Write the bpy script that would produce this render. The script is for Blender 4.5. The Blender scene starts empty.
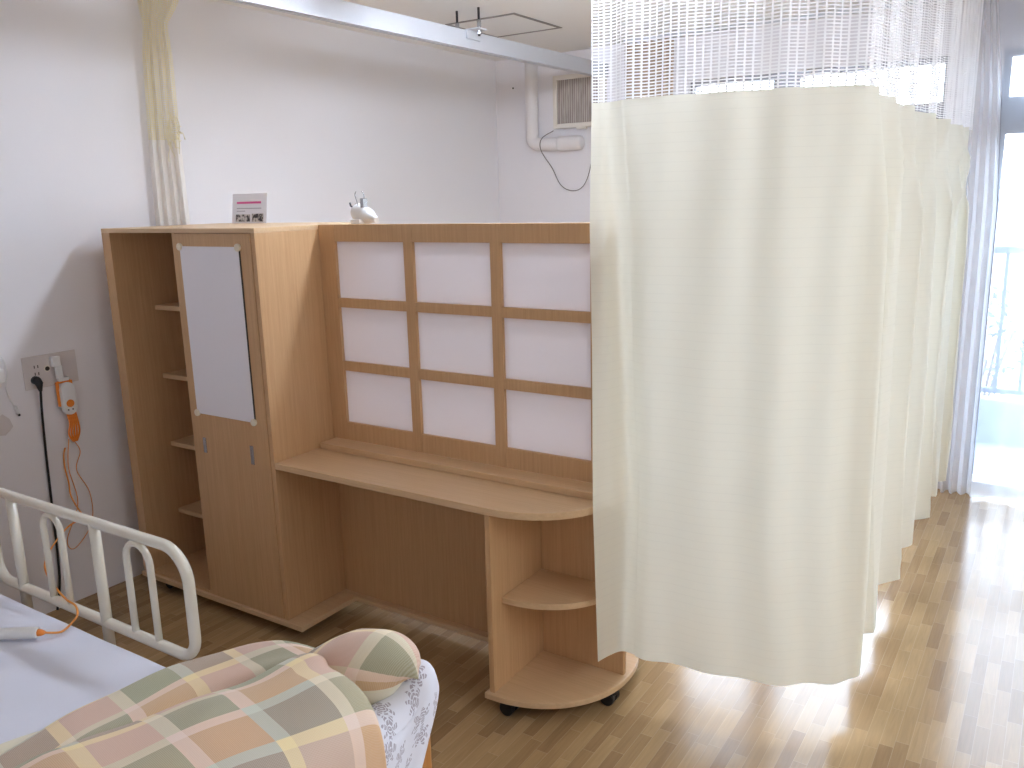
import bpy, bmesh, math, random
from mathutils import Vector, Matrix
random.seed(7)
SC = bpy.context.scene
COL = SC.collection
PI = math.pi

# ------------------------------------------------------------------ materials
def srgb(r, g, b):
    def f(c):
        c /= 255.0
        return c / 12.92 if c <= 0.04045 else ((c + 0.055) / 1.055) ** 2.4
    return (f(r), f(g), f(b), 1.0)

class NT:
    def __init__(self, name):
        self.m = bpy.data.materials.new(name); self.m.use_nodes = True
        self.t = self.m.node_tree; self.t.nodes.clear()
        self.out = self.t.nodes.new('ShaderNodeOutputMaterial')
    def n(self, typ, **kw):
        nd = self.t.nodes.new('ShaderNode' + typ)
        for k, v in kw.items():
            if k == 'ins':
                for a, b in v.items(): self.set(nd, a, b)
            else: setattr(nd, k, v)
        return nd
    def set(self, nd, a, b):
        s = nd.inputs[a]
        if isinstance(b, bpy.types.NodeSocket): self.t.links.new(b, s)
        else: s.default_value = b
    def math(self, op, a, b=0.0, c=0.0):
        nd = self.n('Math', operation=op); self.set(nd, 0, a); self.set(nd, 1, b); self.set(nd, 2, c); return nd.outputs[0]
    def mix(self, fac, a, b):
        nd = self.n('Mix', data_type='RGBA'); self.set(nd, 'Factor', fac)
        self.set(nd, nd.inputs.find('A') if False else 6, a); self.set(nd, 7, b); return nd.outputs[2]
    def done(self, sh):
        self.t.links.new(sh, self.out.inputs['Surface']); return self.m

def simple(name, col, rough=0.5, metal=0.0, noise=0.0, nscale=60.0, bump=0.0, coat=0.0, spec=0.5):
    T = NT(name)
    p = T.n('BsdfPrincipled', ins={'Roughness': rough, 'Metallic': metal, 'Coat Weight': coat, 'Specular IOR Level': spec})
    tc = T.n('TexCoord')
    nz = T.n('TexNoise', ins={'Vector': tc.outputs['Object'], 'Scale': nscale, 'Detail': 3.0})
    c2 = tuple(max(0, x * (1 - noise)) for x in col[:3]) + (1,)
    T.set(p, 'Base Color', T.mix(nz.outputs['Fac'], col, c2))
    if bump:
        b = T.n('Bump', ins={'Height': nz.outputs['Fac'], 'Strength': bump, 'Distance': 0.002}); T.set(p, 'Normal', b.outputs[0])
    return T.done(p.outputs[0])

def wood_mat(name, c1, c2, axis='Z', rough=0.42):
    T = NT(name)
    tc = T.n('TexCoord')
    mp = T.n('Mapping', ins={'Vector': tc.outputs['Object']})
    sc = {'Z': (60, 60, 1.6), 'X': (1.6, 60, 60)}[axis]
    mp.inputs['Scale'].default_value = sc
    nz = T.n('TexNoise', ins={'Vector': mp.outputs[0], 'Scale': 2.0, 'Detail': 5.0, 'Roughness': 0.6})
    mp2 = T.n('Mapping', ins={'Vector': tc.outputs['Object']})
    mp2.inputs['Scale'].default_value = tuple(s * 5 for s in sc)
    nz2 = T.n('TexNoise', ins={'Vector': mp2.outputs[0], 'Scale': 2.0, 'Detail': 2.0})
    f = T.math('ADD', T.math('MULTIPLY', nz.outputs['Fac'], 0.7), T.math('MULTIPLY', nz2.outputs['Fac'], 0.3))
    cr = T.n('ValToRGB', ins={0: f}); e = cr.color_ramp.elements
    e[0].position = 0.35; e[0].color = c2; e[1].position = 0.65; e[1].color = c1
    p = T.n('BsdfPrincipled', ins={'Base Color': cr.outputs[0], 'Roughness': rough, 'Specular IOR Level': 0.4})
    return T.done(p.outputs[0])

def floor_mat():
    T = NT('parquet')
    tc = T.n('TexCoord'); sp = T.n('Separate' + 'XYZ', ins={0: tc.outputs['Object']})
    W, L = 0.042, 0.225
    xs = T.math('DIVIDE', sp.outputs[0], W); row = T.math('FLOOR', xs)
    wn = T.n('TexWhiteNoise', noise_dimensions='1D', ins={'W': row})
    ys = T.math('ADD', T.math('DIVIDE', sp.outputs[1], L), wn.outputs['Value'])
    cell = T.math('FLOOR', ys)
    cv = T.n('CombineXYZ', ins={0: row, 1: cell})
    wn2 = T.n('TexWhiteNoise', noise_dimensions='3D', ins={'Vector': cv.outputs[0]})
    cr = T.n('ValToRGB', ins={0: wn2.outputs['Value']}); cr.color_ramp.interpolation = 'LINEAR'
    e = cr.color_ramp.elements
    e[0].position = 0; e[0].color = srgb(152, 122, 88); e[1].position = 1; e[1].color = srgb(180, 150, 110)
    a = cr.color_ramp.elements.new(0.35); a.color = srgb(164, 134, 96)
    a = cr.color_ramp.elements.new(0.6); a.color = srgb(171, 141, 102)
    # grain
    mp = T.n('Mapping', ins={'Vector': tc.outputs['Object']}); mp.inputs['Scale'].default_value = (90, 5, 1)
    off = T.n('VectorMath', operation='ADD', ins={0: mp.outputs[0]})
    sc3 = T.n('VectorMath', operation='SCALE', ins={0: wn2.outputs['Color'], 'Scale': 40.0}); T.set(off, 1, sc3.outputs[0])
    nz = T.n('TexNoise', ins={'Vector': off.outputs[0], 'Scale': 1.0, 'Detail': 4.0, 'Distortion': 1.2})
    g = T.math('MULTIPLY_ADD', nz.outputs['Fac'], 0.42, 0.79)
    vm = T.n('VectorMath', operation='SCALE', ins={0: cr.outputs[0], 'Scale': g})
    # seams
    fx = T.math('FRACT', xs); fy = T.math('FRACT', ys)
    sx = T.math('LESS_THAN', fx, 0.03); sy = T.math('LESS_THAN', fy, 0.007)
    seam = T.math('MAXIMUM', sx, sy)
    colr = T.mix(T.math('MULTIPLY', seam, 0.35), vm.outputs[0], srgb(215, 195, 165))
    nb = T.n('TexNoise', ins={'Vector': tc.outputs['Object'], 'Scale': 9.0, 'Detail': 2.0})
    b = T.n('Bump', ins={'Height': nb.outputs['Fac'], 'Strength': 0.05, 'Distance': 0.004})
    p = T.n('BsdfPrincipled', ins={'Base Color': colr, 'Roughness': 0.15, 'Specular IOR Level': 0.24, 'Normal': b.outputs[0],
                                   'Coat Weight': 0.0, 'Coat Roughness': 0.07})
    return T.done(p.outputs[0])

def wall_mat(name, col, bump=0.15):
    return simple(name, col, rough=0.85, noise=0.03, nscale=220.0, bump=bump, spec=0.2)

def curtain_fabric(name, col, trans=0.35, stripe=True):
    T = NT(name)
    uv = T.n('UVMap'); sp = T.n('Separate' + 'XYZ', ins={0: uv.outputs[0]})
    # thin horizontal woven lines
    fr = T.math('FRACT', T.math('DIVIDE', sp.outputs[1], 0.028))
    ln = T.math('LESS_THAN', fr, 0.09)
    nz = T.n('TexNoise', ins={'Vector': uv.outputs[0], 'Scale': 12.0, 'Detail': 2.0})
    fac = T.math('MULTIPLY', ln, T.math('MULTIPLY', nz.outputs['Fac'], 0.30 if stripe else 0.0))
    dark = tuple(c * 0.82 for c in col[:3]) + (1,)
    c = T.mix(fac, col, dark)
    d = T.n('BsdfDiffuse', ins={'Color': c}); t = T.n('BsdfTranslucent', ins={'Color': c})
    m = T.n('MixShader', ins={0: trans, 1: d.outputs[0], 2: t.outputs[0]})
    wv = T.n('TexNoise', ins={'Vector': uv.outputs[0], 'Scale': 900.0})
    b = T.n('Bump', ins={'Height': wv.outputs['Fac'], 'Strength': 0.1, 'Distance': 0.001})
    T.set(d, 'Normal', b.outputs[0])
    return T.done(m.outputs[0])

def net_mat(name, col, cw=0.026, ch=0.0092, bw=0.17, bh=0.42):
    # ladder netting: slots between vertical cords and thin rungs, laid out along the cloth's own UV (metres)
    T = NT(name)
    uv = T.n('UVMap'); sp = T.n('Separate' + 'XYZ', ins={0: uv.outputs[0]})
    fu = T.math('FRACT', T.math('DIVIDE', sp.outputs[0], cw)); fv = T.math('FRACT', T.math('DIVIDE', sp.outputs[1], ch))
    au = T.math('ABSOLUTE', T.math('SUBTRACT', fu, 0.5)); av = T.math('ABSOLUTE', T.math('SUBTRACT', fv, 0.5))
    # rounded slot
    hu = T.math('LESS_THAN', au, 0.5 - bw / 2); hv = T.math('LESS_THAN', av, 0.5 - bh / 2)
    hole = T.math('MULTIPLY', hu, hv)
    d = T.n('BsdfDiffuse', ins={'Color': col}); t = T.n('BsdfTranslucent', ins={'Color': col})
    m = T.n('MixShader', ins={0: 0.4, 1: d.outputs[0], 2: t.outputs[0]})
    tr = T.n('BsdfTransparent')
    m2 = T.n('MixShader', ins={0: hole, 1: m.outputs[0], 2: tr.outputs[0]})
    return T.done(m2.outputs[0])

def sheer_mat(name, col, alpha):
    T = NT(name)
    d = T.n('BsdfDiffuse', ins={'Color': col}); t = T.n('BsdfTranslucent', ins={'Color': col})
    m = T.n('MixShader', ins={0: 0.65, 1: d.outputs[0], 2: t.outputs[0]})
    uv = T.n('UVMap'); nz = T.n('TexNoise', ins={'Vector': uv.outputs[0], 'Scale': 400.0})
    a = T.math('ADD', alpha - 0.06, T.math('MULTIPLY', nz.outputs['Fac'], 0.12))
    tr = T.n('BsdfTransparent')
    m2 = T.n('MixShader', ins={0: a, 1: tr.outputs[0], 2: m.outputs[0]})
    return T.done(m2.outputs[0])

def glass_mat():
    T = NT('window_glass')
    g = T.n('BsdfGlossy', ins={'Roughness': 0.0}); tr = T.n('BsdfTransparent', ins={'Color': (0.96, 0.98, 0.98, 1)})
    fr = T.n('Fresnel', ins={'IOR': 1.3})
    return T.done(T.n('MixShader', ins={0: fr.outputs[0], 1: tr.outputs[0], 2: g.outputs[0]}).outputs[0])

def plaid_mat():
    T = NT('plaid_weave')
    uv = T.n('UVMap'); sp = T.n('Separate' + 'XYZ', ins={0: uv.outputs[0]})
    S = 0.145
    u = T.math('DIVIDE', sp.outputs[0], S); v = T.math('DIVIDE', sp.outputs[1], S)
    iu = T.math('FLOOR', u); iv = T.math('FLOOR', v); fu = T.math('FRACT', u); fv = T.math('FRACT', v)
    # column colour and row colour blend as warp and weft do
    def ramp(val, cols):
        cr = T.n('ValToRGB', ins={0: val}); cr.color_ramp.interpolation = 'CONSTANT'
        e = cr.color_ramp.elements
        for k, c in enumerate(cols):
            el = e[k] if k < 2 else e.new(k / len(cols))
            el.position = k / len(cols); el.color = c
        return cr.outputs[0]
    cu = T.math('FRACT', T.math('DIVIDE', T.math('ADD', iu, 0.5), 4.0)); cv = T.math('FRACT', T.math('DIVIDE', T.math('ADD', iv, 0.5), 3.0))
    ch = T.math('FRACT', T.math('ADD', cu, T.math('MULTIPLY', T.math('FLOOR', T.math('MULTIPLY', cv, 3.0)), 0.25)))
    c1 = ramp(ch, [srgb(210, 160, 108), srgb(142, 128, 114), srgb(210, 172, 156), srgb(134, 142, 108)])
    c2 = ramp(cv, [srgb(214, 178, 138), srgb(192, 168, 138), srgb(186, 176, 140)])
    base = T.mix(0.28, c1, c2)
    lu = T.math('LESS_THAN', fu, 0.21); lv = T.math('LESS_THAN', fv, 0.21)
    bandc = ramp(T.math('FRACT', T.math('ADD', cu, cv)), [srgb(238, 224, 196), srgb(236, 214, 202), srgb(206, 214, 198), srgb(240, 222, 160)])
    fac = T.math('MULTIPLY', T.math('ADD', lu, lv), 0.62)
    c = T.mix(T.math('MINIMUM', fac, 0.9), base, bandc)
    # waffle weave
    wu = T.math('SINE', T.math('MULTIPLY', T.math('ADD', sp.outputs[0], sp.outputs[1]), 1000.0))
    wv = T.math('SINE', T.math('MULTIPLY', T.math('SUBTRACT', sp.outputs[0], sp.outputs[1]), 1000.0))
    h = T.math('MULTIPLY', wu, wv)
    c = T.mix(T.math('MULTIPLY_ADD', h, 0.16, 0.16), c, srgb(245, 235, 226))
    b = T.n('Bump', ins={'Height': h, 'Strength': 0.25, 'Distance': 0.001})
    p = T.n('BsdfPrincipled', ins={'Base Color': c, 'Roughness': 0.9, 'Specular IOR Level': 0.15, 'Normal': b.outputs[0], 'Sheen Weight': 0.15})
    return T.done(p.outputs[0])

def floral_mat():
    T = NT('floral_print')
    uv = T.n('UVMap')
    nzd = T.n('TexNoise', ins={'Vector': uv.outputs[0], 'Scale': 45.0})
    va = T.n('VectorMath', operation='ADD', ins={0: uv.outputs[0]})
    vs = T.n('VectorMath', operation='SCALE', ins={0: nzd.outputs['Color'], 'Scale': 0.018}); T.set(va, 1, vs.outputs[0])
    vo = T.n('TexVoronoi', ins={'Vector': va.outputs[0], 'Scale': 15.0, 'Randomness': 0.75}); vo.voronoi_dimensions = '2D'
    df = T.n('VectorMath', operation='SUBTRACT', ins={0: va.outputs[0], 1: vo.outputs['Position']})
    sp = T.n('Separate' + 'XYZ', ins={0: df.outputs[0]})
    ang = T.math('ARCTAN2', sp.outputs[1], sp.outputs[0])
    r = vo.outputs['Distance']
    pet = T.math('ABSOLUTE', T.math('COSINE', T.math('MULTIPLY', ang, 3.5)))
    lim = T.math('MULTIPLY_ADD', pet, 0.30, 0.08)
    m = T.math('LESS_THAN', r, lim)
    m2 = T.math('GREATER_THAN', T.math('FRACT', T.math('MULTIPLY', r, 11.0)), 0.35)
    mk = T.math('MULTIPLY', m, m2)
    c = T.mix(T.math('MULTIPLY', mk, 0.75), srgb(226, 226, 236), srgb(150, 140, 150))
    p = T.n('BsdfPrincipled', ins={'Base Color': c, 'Roughness': 0.85, 'Specular IOR Level': 0.2})
    return T.done(p.outputs[0])

def fan_filter_mat():
    T = NT('dusty_filter')
    tc = T.n('TexCoord'); sp = T.n('Separate' + 'XYZ', ins={0: tc.outputs['Object']})
    mp = T.n('Mapping', ins={'Vector': tc.outputs['Object']}); mp.inputs['Scale'].default_value = (60, 1, 7)
    nz = T.n('TexNoise', ins={'Vector': mp.outputs[0], 'Scale': 1.0, 'Detail': 3.0})
    fr = T.math('FRACT', T.math('DIVIDE', sp.outputs[0], 0.017))
    f = T.math('ADD', T.math('MULTIPLY', T.math('LESS_THAN', fr, 0.35), 0.35), T.math('MULTIPLY', nz.outputs['Fac'], 0.9))
    cr = T.n('ValToRGB', ins={0: f}); e = cr.color_ramp.elements
    e[0].position = 0.3; e[0].color = srgb(196, 188, 182); e[1].position = 0.95; e[1].color = srgb(128, 118, 114)
    return T.done(T.n('BsdfPrincipled', ins={'Base Color': cr.outputs[0], 'Roughness': 0.9}).outputs[0])

def card_photo_mat():
    T = NT('printed_photo')
    tc = T.n('TexCoord')
    nz = T.n('TexNoise', ins={'Vector': tc.outputs['Object'], 'Scale': 55.0, 'Detail': 3.0})
    cr = T.n('ValToRGB', ins={0: nz.outputs['Fac']}); e = cr.color_ramp.elements
    e[0].position = 0.44; e[0].color = srgb(45, 42, 48); e[1].position = 0.56; e[1].color = srgb(215, 210, 208)
    return T.done(T.n('BsdfPrincipled', ins={'Base Color': cr.outputs[0], 'Roughness': 0.5}).outputs[0])

def mirror_mat():
    T = NT('cloudy_mirror')
    tc = T.n('TexCoord')
    mp = T.n('Mapping', ins={'Vector': tc.outputs['Object']}); mp.inputs['Rotation'].default_value = (0, 0.7, 0); mp.inputs['Scale'].default_value = (40, 1, 3)
    nz = T.n('TexNoise', ins={'Vector': mp.outputs[0], 'Scale': 1.0, 'Detail': 2.0})
    r = T.math('MULTIPLY_ADD', nz.outputs['Fac'], 0.12, 0.30)
    p = T.n('BsdfPrincipled', ins={'Base Color': srgb(240, 238, 244), 'Roughness': r, 'Metallic': 0.0})
    return T.done(p.outputs[0])

def emit_mat(name, col, s):
    T = NT(name)
    return T.done(T.n('Emission', ins={'Color': col, 'Strength': s}).outputs[0])

M = {}
M['wood'] = wood_mat('beech_laminate', srgb(207, 169, 127), srgb(194, 155, 113), 'Z')
M['wood_h'] = wood_mat('beech_laminate_top', srgb(216, 184, 146), srgb(205, 172, 133), 'X', 0.36)
M['wood_edge'] = wood_mat('beech_edge_band', srgb(220, 190, 152), srgb(210, 179, 140), 'X')
M['bed_wood'] = wood_mat('orange_wood', srgb(190, 132, 72), srgb(170, 112, 58), 'Z', 0.4)
M['floor'] = floor_mat()
M['wall'] = wall_mat('wall_paper', srgb(236, 234, 237))
M['wall_b'] = wall_mat('wall_paint_back', srgb(235, 233, 237))
M['ceil'] = wall_mat('ceiling_board', srgb(246, 245, 243))
M['fabric'] = curtain_fabric('cream_curtain_cloth', srgb(244, 242, 228), 0.29)
M['net'] = net_mat('white_ladder_net', srgb(250, 250, 252), bw=0.24, bh=0.44)
M['fabric2'] = curtain_fabric('old_cream_cloth', srgb(244, 240, 234), 0.3, False)
M['net2'] = net_mat('yellowed_net', srgb(240, 232, 202), cw=0.02, bw=0.35, bh=0.5)
M['sheer'] = sheer_mat('sheer_lace', srgb(226, 234, 246), 0.40)
M['sheer_hem'] = sheer_mat('sheer_lace_hem', srgb(242, 243, 246), 0.66)
M['drape'] = curtain_fabric('beige_drape_cloth', srgb(208, 188, 166), 0.25, False)
M['glass'] = glass_mat()
M['alu'] = simple('grey_aluminium', srgb(150, 150, 156), 0.4, 0.6)
M['white_metal'] = simple('white_enamel', srgb(208, 211, 218), 0.35)
M['rail_enamel'] = simple('ivory_enamel', srgb(226, 222, 208), 0.28, coat=0.3)
M['chrome'] = simple('chrome', srgb(190, 192, 198), 0.25, 0.9)
M['dark_rod'] = simple('dark_steel', srgb(70, 70, 76), 0.45, 0.6)
M['black'] = simple('black_plastic', srgb(22, 22, 24), 0.45)
M['white_plastic'] = simple('white_plastic', srgb(232, 232, 232), 0.4)
M['ivory_plastic'] = simple('ivory_plastic', srgb(226, 220, 206), 0.5)
M['plate'] = simple('outlet_plastic', srgb(214, 206, 204), 0.5)
M['dark_hole'] = simple('dark_socket', srgb(60, 50, 44), 0.6)
M['orange'] = simple('orange_plastic', srgb(238, 140, 52), 0.5)
M['orange_cord'] = simple('orange_cord', srgb(236, 156, 70), 0.5)
def pane_mat():
    T = NT('white_acrylic')
    d = T.n('BsdfDiffuse', ins={'Color': srgb(238, 233, 234)}); t = T.n('BsdfTranslucent', ins={'Color': srgb(238, 233, 234)})
    return T.done(T.n('MixShader', ins={0: 0.45, 1: d.outputs[0], 2: t.outputs[0]}).outputs[0])
M['pane'] = pane_mat()
M['mirror'] = mirror_mat()
M['cream_clip'] = simple('cream_cap', srgb(232, 222, 202), 0.5)
M['sheet'] = simple('white_cotton', srgb(222, 224, 236), 0.9, noise=0.03, nscale=500, bump=0.1, spec=0.15)
M['lining'] = simple('cream_cotton_lining', srgb(232, 226, 204), 0.9, noise=0.03, nscale=400, bump=0.1, spec=0.15)
M['plaid'] = plaid_mat()
M['floral'] = floral_mat()
M['bedframe'] = simple('brown_bed_frame', srgb(140, 112, 84), 0.5)
M['filter'] = fan_filter_mat()
M['fan'] = simple('aged_white_plastic', srgb(228, 222, 214), 0.5)
M['duct'] = simple('white_duct_cover', srgb(232, 228, 228), 0.5)
M['grey_trim'] = simple('grey_metal_trim', srgb(142, 138, 134), 0.5, 0.3)
def card_mat():
    T = NT('white_card')
    d = T.n('BsdfDiffuse', ins={'Color': srgb(248, 248, 252)}); t = T.n('BsdfTranslucent', ins={'Color': srgb(248, 248, 252)})
    return T.done(T.n('MixShader', ins={0: 0.4, 1: d.outputs[0], 2: t.outputs[0]}).outputs[0])
M['card'] = card_mat()
M['pink'] = simple('pink_ink', srgb(222, 92, 160), 0.6)
M['ink'] = simple('grey_ink', srgb(176, 172, 182), 0.6)
M['photo'] = card_photo_mat()
M['wire'] = simple('grey_wire', srgb(120, 112, 110), 0.5)
M['balcony'] = simple('balcony_concrete', srgb(138, 146, 156), 0.8, noise=0.08, nscale=20)
M['railing'] = simple('balcony_paint', srgb(80, 90, 104), 0.6)
M['leaf'] = simple('shrub_leaf', srgb(92, 104, 88), 0.6, noise=0.3, nscale=30)
M['bark'] = simple('shrub_bark', srgb(98, 82, 70), 0.8)
M['ground'] = simple('outdoor_ground', srgb(170, 156, 144), 0.95, noise=0.12, nscale=3)
M['smudge'] = simple('wall_stain', srgb(216, 209, 208), 0.9)
M['lamp_on'] = emit_mat('lit_diffuser', (0.87, 0.97, 1.14, 1), 44.0)

# ------------------------------------------------------------------ mesh helpers
class MB:
    """collects shapes and links them as one mesh object"""
    def __init__(self): self.bm = bmesh.new(); self.uv = self.bm.loops.layers.uv.new('UVMap')
    def box(self, x0, x1, y0, y1, z0, z1, bev=0.0, seg=2):
        b = bmesh.new(); bmesh.ops.create_cube(b, size=1.0)
        bmesh.ops.scale(b, vec=(x1 - x0, y1 - y0, z1 - z0), verts=b.verts)
        bmesh.ops.translate(b, vec=((x0 + x1) / 2, (y0 + y1) / 2, (z0 + z1) / 2), verts=b.verts)
        if bev: bmesh.ops.bevel(b, geom=b.edges[:], offset=bev, segments=seg, affect='EDGES', profile=0.5)
        self.join(b); return self
    def join(self, b, mat=None):
        if mat: bmesh.ops.transform(b, matrix=mat, verts=b.verts)
        me = bpy.data.meshes.new('tmp'); b.to_mesh(me); b.free(); self.bm.from_mesh(me); bpy.data.meshes.remove(me)
    def tube(self, pts, r, n=12, closed=False, caps=True, rs=None):
        pts = [Vector(p) for p in pts]; N = len(pts); rings = []
        up = None
        for i, p in enumerate(pts):
            if closed: d = pts[(i + 1) % N] - pts[i - 1]
            else: d = pts[min(i + 1, N - 1)] - pts[max(i - 1, 0)]
            d.normalize()
            if up is None:
                up = Vector((0, 0, 1)) if abs(d.z) < 0.9 else Vector((1, 0, 0))
            s = d.cross(up); s.normalize(); up = s.cross(d); up.normalize()
            rr = rs[i] if rs else r
            rings.append([self.bm.verts.new(p + (s * math.cos(2 * PI * k / n) + up * math.sin(2 * PI * k / n)) * rr) for k in range(n)])
        for i in range(N if closed else N - 1):
            a, b = rings[i], rings[(i + 1) % N]
            for k in range(n):
                f = self.bm.faces.new((a[k], a[(k + 1) % n], b[(k + 1) % n], b[k])); f.smooth = True
        if caps and not closed:
            self.bm.faces.new(rings[0][::-1]); self.bm.faces.new(rings[-1])
        return self
    def prism(self, outline, z0, z1, bev=0.0):
        b = bmesh.new()
        vs = [b.verts.new((x, y, z0)) for x, y in outline]; f = b.faces.new(vs)
        r = bmesh.ops.extrude_face_region(b, geom=[f])
        bmesh.ops.translate(b, vec=(0, 0, z1 - z0), verts=[v for v in r['geom'] if isinstance(v, bmesh.types.BMVert)])
        bmesh.ops.recalc_face_normals(b, faces=b.faces[:])
        if bev:
            ed = [e for e in b.edges if len(e.link_faces) == 2 and e.calc_face_angle(0) > 0.7]
            bmesh.ops.bevel(b, geom=ed, offset=bev, segments=2, affect='EDGES', profile=0.5)
        self.join(b); return self
    def disc(self, c, axis, r, h, n=24, bev=0.0, r2=None):
        b = bmesh.new(); bmesh.ops.create_cone(b, cap_ends=True, segments=n, radius1=r, radius2=r if r2 is None else r2, depth=h)
        if bev:
            ed = [e for e in b.edges if any(len(f.verts) > 4 for f in e.link_faces)]
            bmesh.ops.bevel(b, geom=ed, offset=bev, segments=2, affect='EDGES', profile=0.5)
        q = Vector((0, 0, 1)).rotation_difference(Vector(axis)).to_matrix().to_4x4()
        self.join(b, Matrix.Translation(c) @ q); return self
    def ball(self, c, s, u=16, v=10):
        b = bmesh.new(); bmesh.ops.create_uvsphere(b, u_segments=u, v_segments=v, radius=1.0)
        for f in b.faces: f.smooth = True
        self.join(b, Matrix.Translation(c) @ Matrix.Diagonal((s[0], s[1], s[2], 1))); return self
    def grid(self, P, uvs=None, smooth=True):
        rows = [[self.bm.verts.new(p) for p in r] for r in P]
        for i in range(len(P) - 1):
            for j in range(len(P[0]) - 1):
                f = self.bm.faces.new((rows[i][j], rows[i][j + 1], rows[i + 1][j + 1], rows[i + 1][j])); f.smooth = smooth
                if uvs:
                    for lp, (a, b) in zip(f.loops, ((i, j), (i, j + 1), (i + 1, j + 1), (i + 1, j))): lp[self.uv].uv = uvs[a][b]
        return self
    def build(self, name, mat, parent=None, origin=None, smooth=None):
        me = bpy.data.meshes.new(name)
        if origin is None and parent is None: origin = (0, 0, 0)
        if origin is not None and any(origin): bmesh.ops.translate(self.bm, vec=tuple(-c for c in origin), verts=self.bm.verts)
        if parent is not None:
            w = parent.matrix_world if False else None
            off = world_off(parent); bmesh.ops.translate(self.bm, vec=tuple(-c for c in off), verts=self.bm.verts)
        bmesh.ops.recalc_face_normals(self.bm, faces=self.bm.faces[:])
        self.bm.to_mesh(me); self.bm.free()
        me.materials.append(mat)
        o = bpy.data.objects.new(name, me); COL.objects.link(o)
        if origin is not None and parent is None: o.location = origin
        if parent is not None: o.parent = parent
        return o

def world_off(o):
    v = Vector((0, 0, 0))
    while o is not None: v += Vector(o.location); o = o.parent
    return v

def tag(o, label, cat, group=None):
    o['label'] = label; o['category'] = cat
    if group: o['group'] = group
    return o
def thing(name, loc, label, cat, group=None):
    o = bpy.data.objects.new(name, None); COL.objects.link(o); o.location = loc; o.empty_display_size = 0.1
    return tag(o, label, cat, group)
def struct(o): o['kind'] = 'structure'; return o
def solid(o, t, off=-1.0):
    m = o.modifiers.new('thickness', 'SOLIDIFY'); m.thickness = t; m.offset = off; return o
def subsurf(o, n=1):
    m = o.modifiers.new('smooth', 'SUBSURF'); m.levels = n; m.render_levels = n; return o

def cr_eval(pts, t):
    """Catmull-Rom through pts, t in 0..1 by index"""
    n = len(pts) - 1; x = t * n; i = min(int(x), n - 1); f = x - i
    p0, p1, p2, p3 = (Vector(pts[max(i - 1, 0)]), Vector(pts[i]), Vector(pts[i + 1]), Vector(pts[min(i + 2, n)]))
    return 0.5 * ((2 * p1) + (p2 - p0) * f + (2 * p0 - 5 * p1 + 4 * p2 - p3) * f * f + (3 * p1 - p0 - 3 * p2 + p3) * f ** 3)
def smooth_path(pts, k=8):
    n = (len(pts) - 1) * k
    return [cr_eval(pts, i / n) for i in range(n + 1)]
def patch(ctrl, nu, nv):
    """bicubic patch through a grid of control points"""
    out = []
    for i in range(nu + 1):
        col = [cr_eval([row[j] for row in ctrl], i / nu) for j in range(len(ctrl[0]))]
        out.append([cr_eval(col, j / nv) for j in range(nv + 1)])
    return out
def arc_uvs(P):
    out = []
    for i, r in enumerate(P):
        row = [0.0]
        for j in range(1, len(r)): row.append(row[-1] + (Vector(r[j]) - Vector(r[j - 1])).length)
        out.append(row)
    vcol = [0.0]; mid = len(P[0]) // 2
    for i in range(1, len(P)): vcol.append(vcol[-1] + (Vector(P[i][mid]) - Vector(P[i - 1][mid])).length)
    return [[(out[i][j], vcol[i]) for j in range(len(P[0]))] for i in range(len(P))]

# ------------------------------------------------------------------ the room
XL, YB, ZC = -0.10, 3.26, 2.70
XR, YF = 7.4, -3.4
struct(MB().box(XL - 0.15, XR + 0.15, YF - 0.15, YB + 0.15, -0.1, 0.0).build('floor', M['floor']))
struct(MB().box(XL - 0.15, XR + 0.15, YF - 0.15, YB + 0.15, ZC, ZC + 0.1).build('ceiling', M['ceil']))
struct(MB().box(XL - 0.15, XL, YF - 0.15, YB + 0.15, 0, ZC).build('wall_left', M['wall']))
struct(MB().box(XR, XR + 0.15, YF - 0.15, YB + 0.15, 0, ZC).build('wall_right', M['wall']))
struct(MB().box(XL, XR, YF - 0.15, YF, 0, ZC).build('wall_front', M['wall']))
W1 = (1.38, 2.88, 0.85, 2.43); W2 = (3.13, 5.05, 0.0, 2.43); W3 = (5.3, 7.1, 0.0, 2.43)
wb = MB(); T0, T1 = YB, YB + 0.15
wb.box(XL, XR, T0, T1, 2.43, ZC); wb.box(XL, W1[0], T0, T1, 0, 2.43); wb.box(W1[0], W1[1], T0, T1, 0, 0.85)
wb.box(W1[1], W2[0], T0, T1, 0, 2.43); wb.box(W2[1], W3[0], T0, T1, 0, 2.43); wb.box(W3[1], XR, T0, T1, 0, 2.43)
struct(wb.build('wall_back', M['wall_b']))

def window(idx, w, bars_v, transom):
    x0, x1, z0, z1 = w; y0, y1 = YB + 0.03, YB + 0.09
    f = MB(); t = 0.035
    f.box(x0, x0 + t, y0, y1, z0, z1); f.box(x1 - t, x1, y0, y1, z0, z1)
    f.box(x0 + t, x1 - t, y0, y1, z0, z0 + t); f.box(x0 + t, x1 - t, y0, y1, z1 - t, z1)
    edges = [x0 + t]
    for a, b in bars_v: f.box(a, b, y0, y1, z0 + t, z1 - t); edges += [a, b]
    edges.append(x1 - t)
    for i in range(0, len(edges), 2):
        f.box(edges[i], edges[i + 1], y0 + 0.005, y1 - 0.005, transom[0], transom[1])
    o = struct(f.build('window_%d' % idx, M['alu']))
    for i in range(0, len(edges), 2):
        for za, zb in ((z0 + t, transom[0]), (transom[1], z1 - t)):
            MB().box(edges[i], edges[i + 1], y0 + 0.028, y0 + 0.032, za, zb).build('glass_pane', M['glass'], o)
    return o
window(1, W1, [(1.91, 2.07)], (2.0, 2.19))
window(2, W2, [(4.05, 4.11)], (2.0, 2.19))
window(3, W3, [(6.17, 6.23)], (2.0, 2.19))

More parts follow.
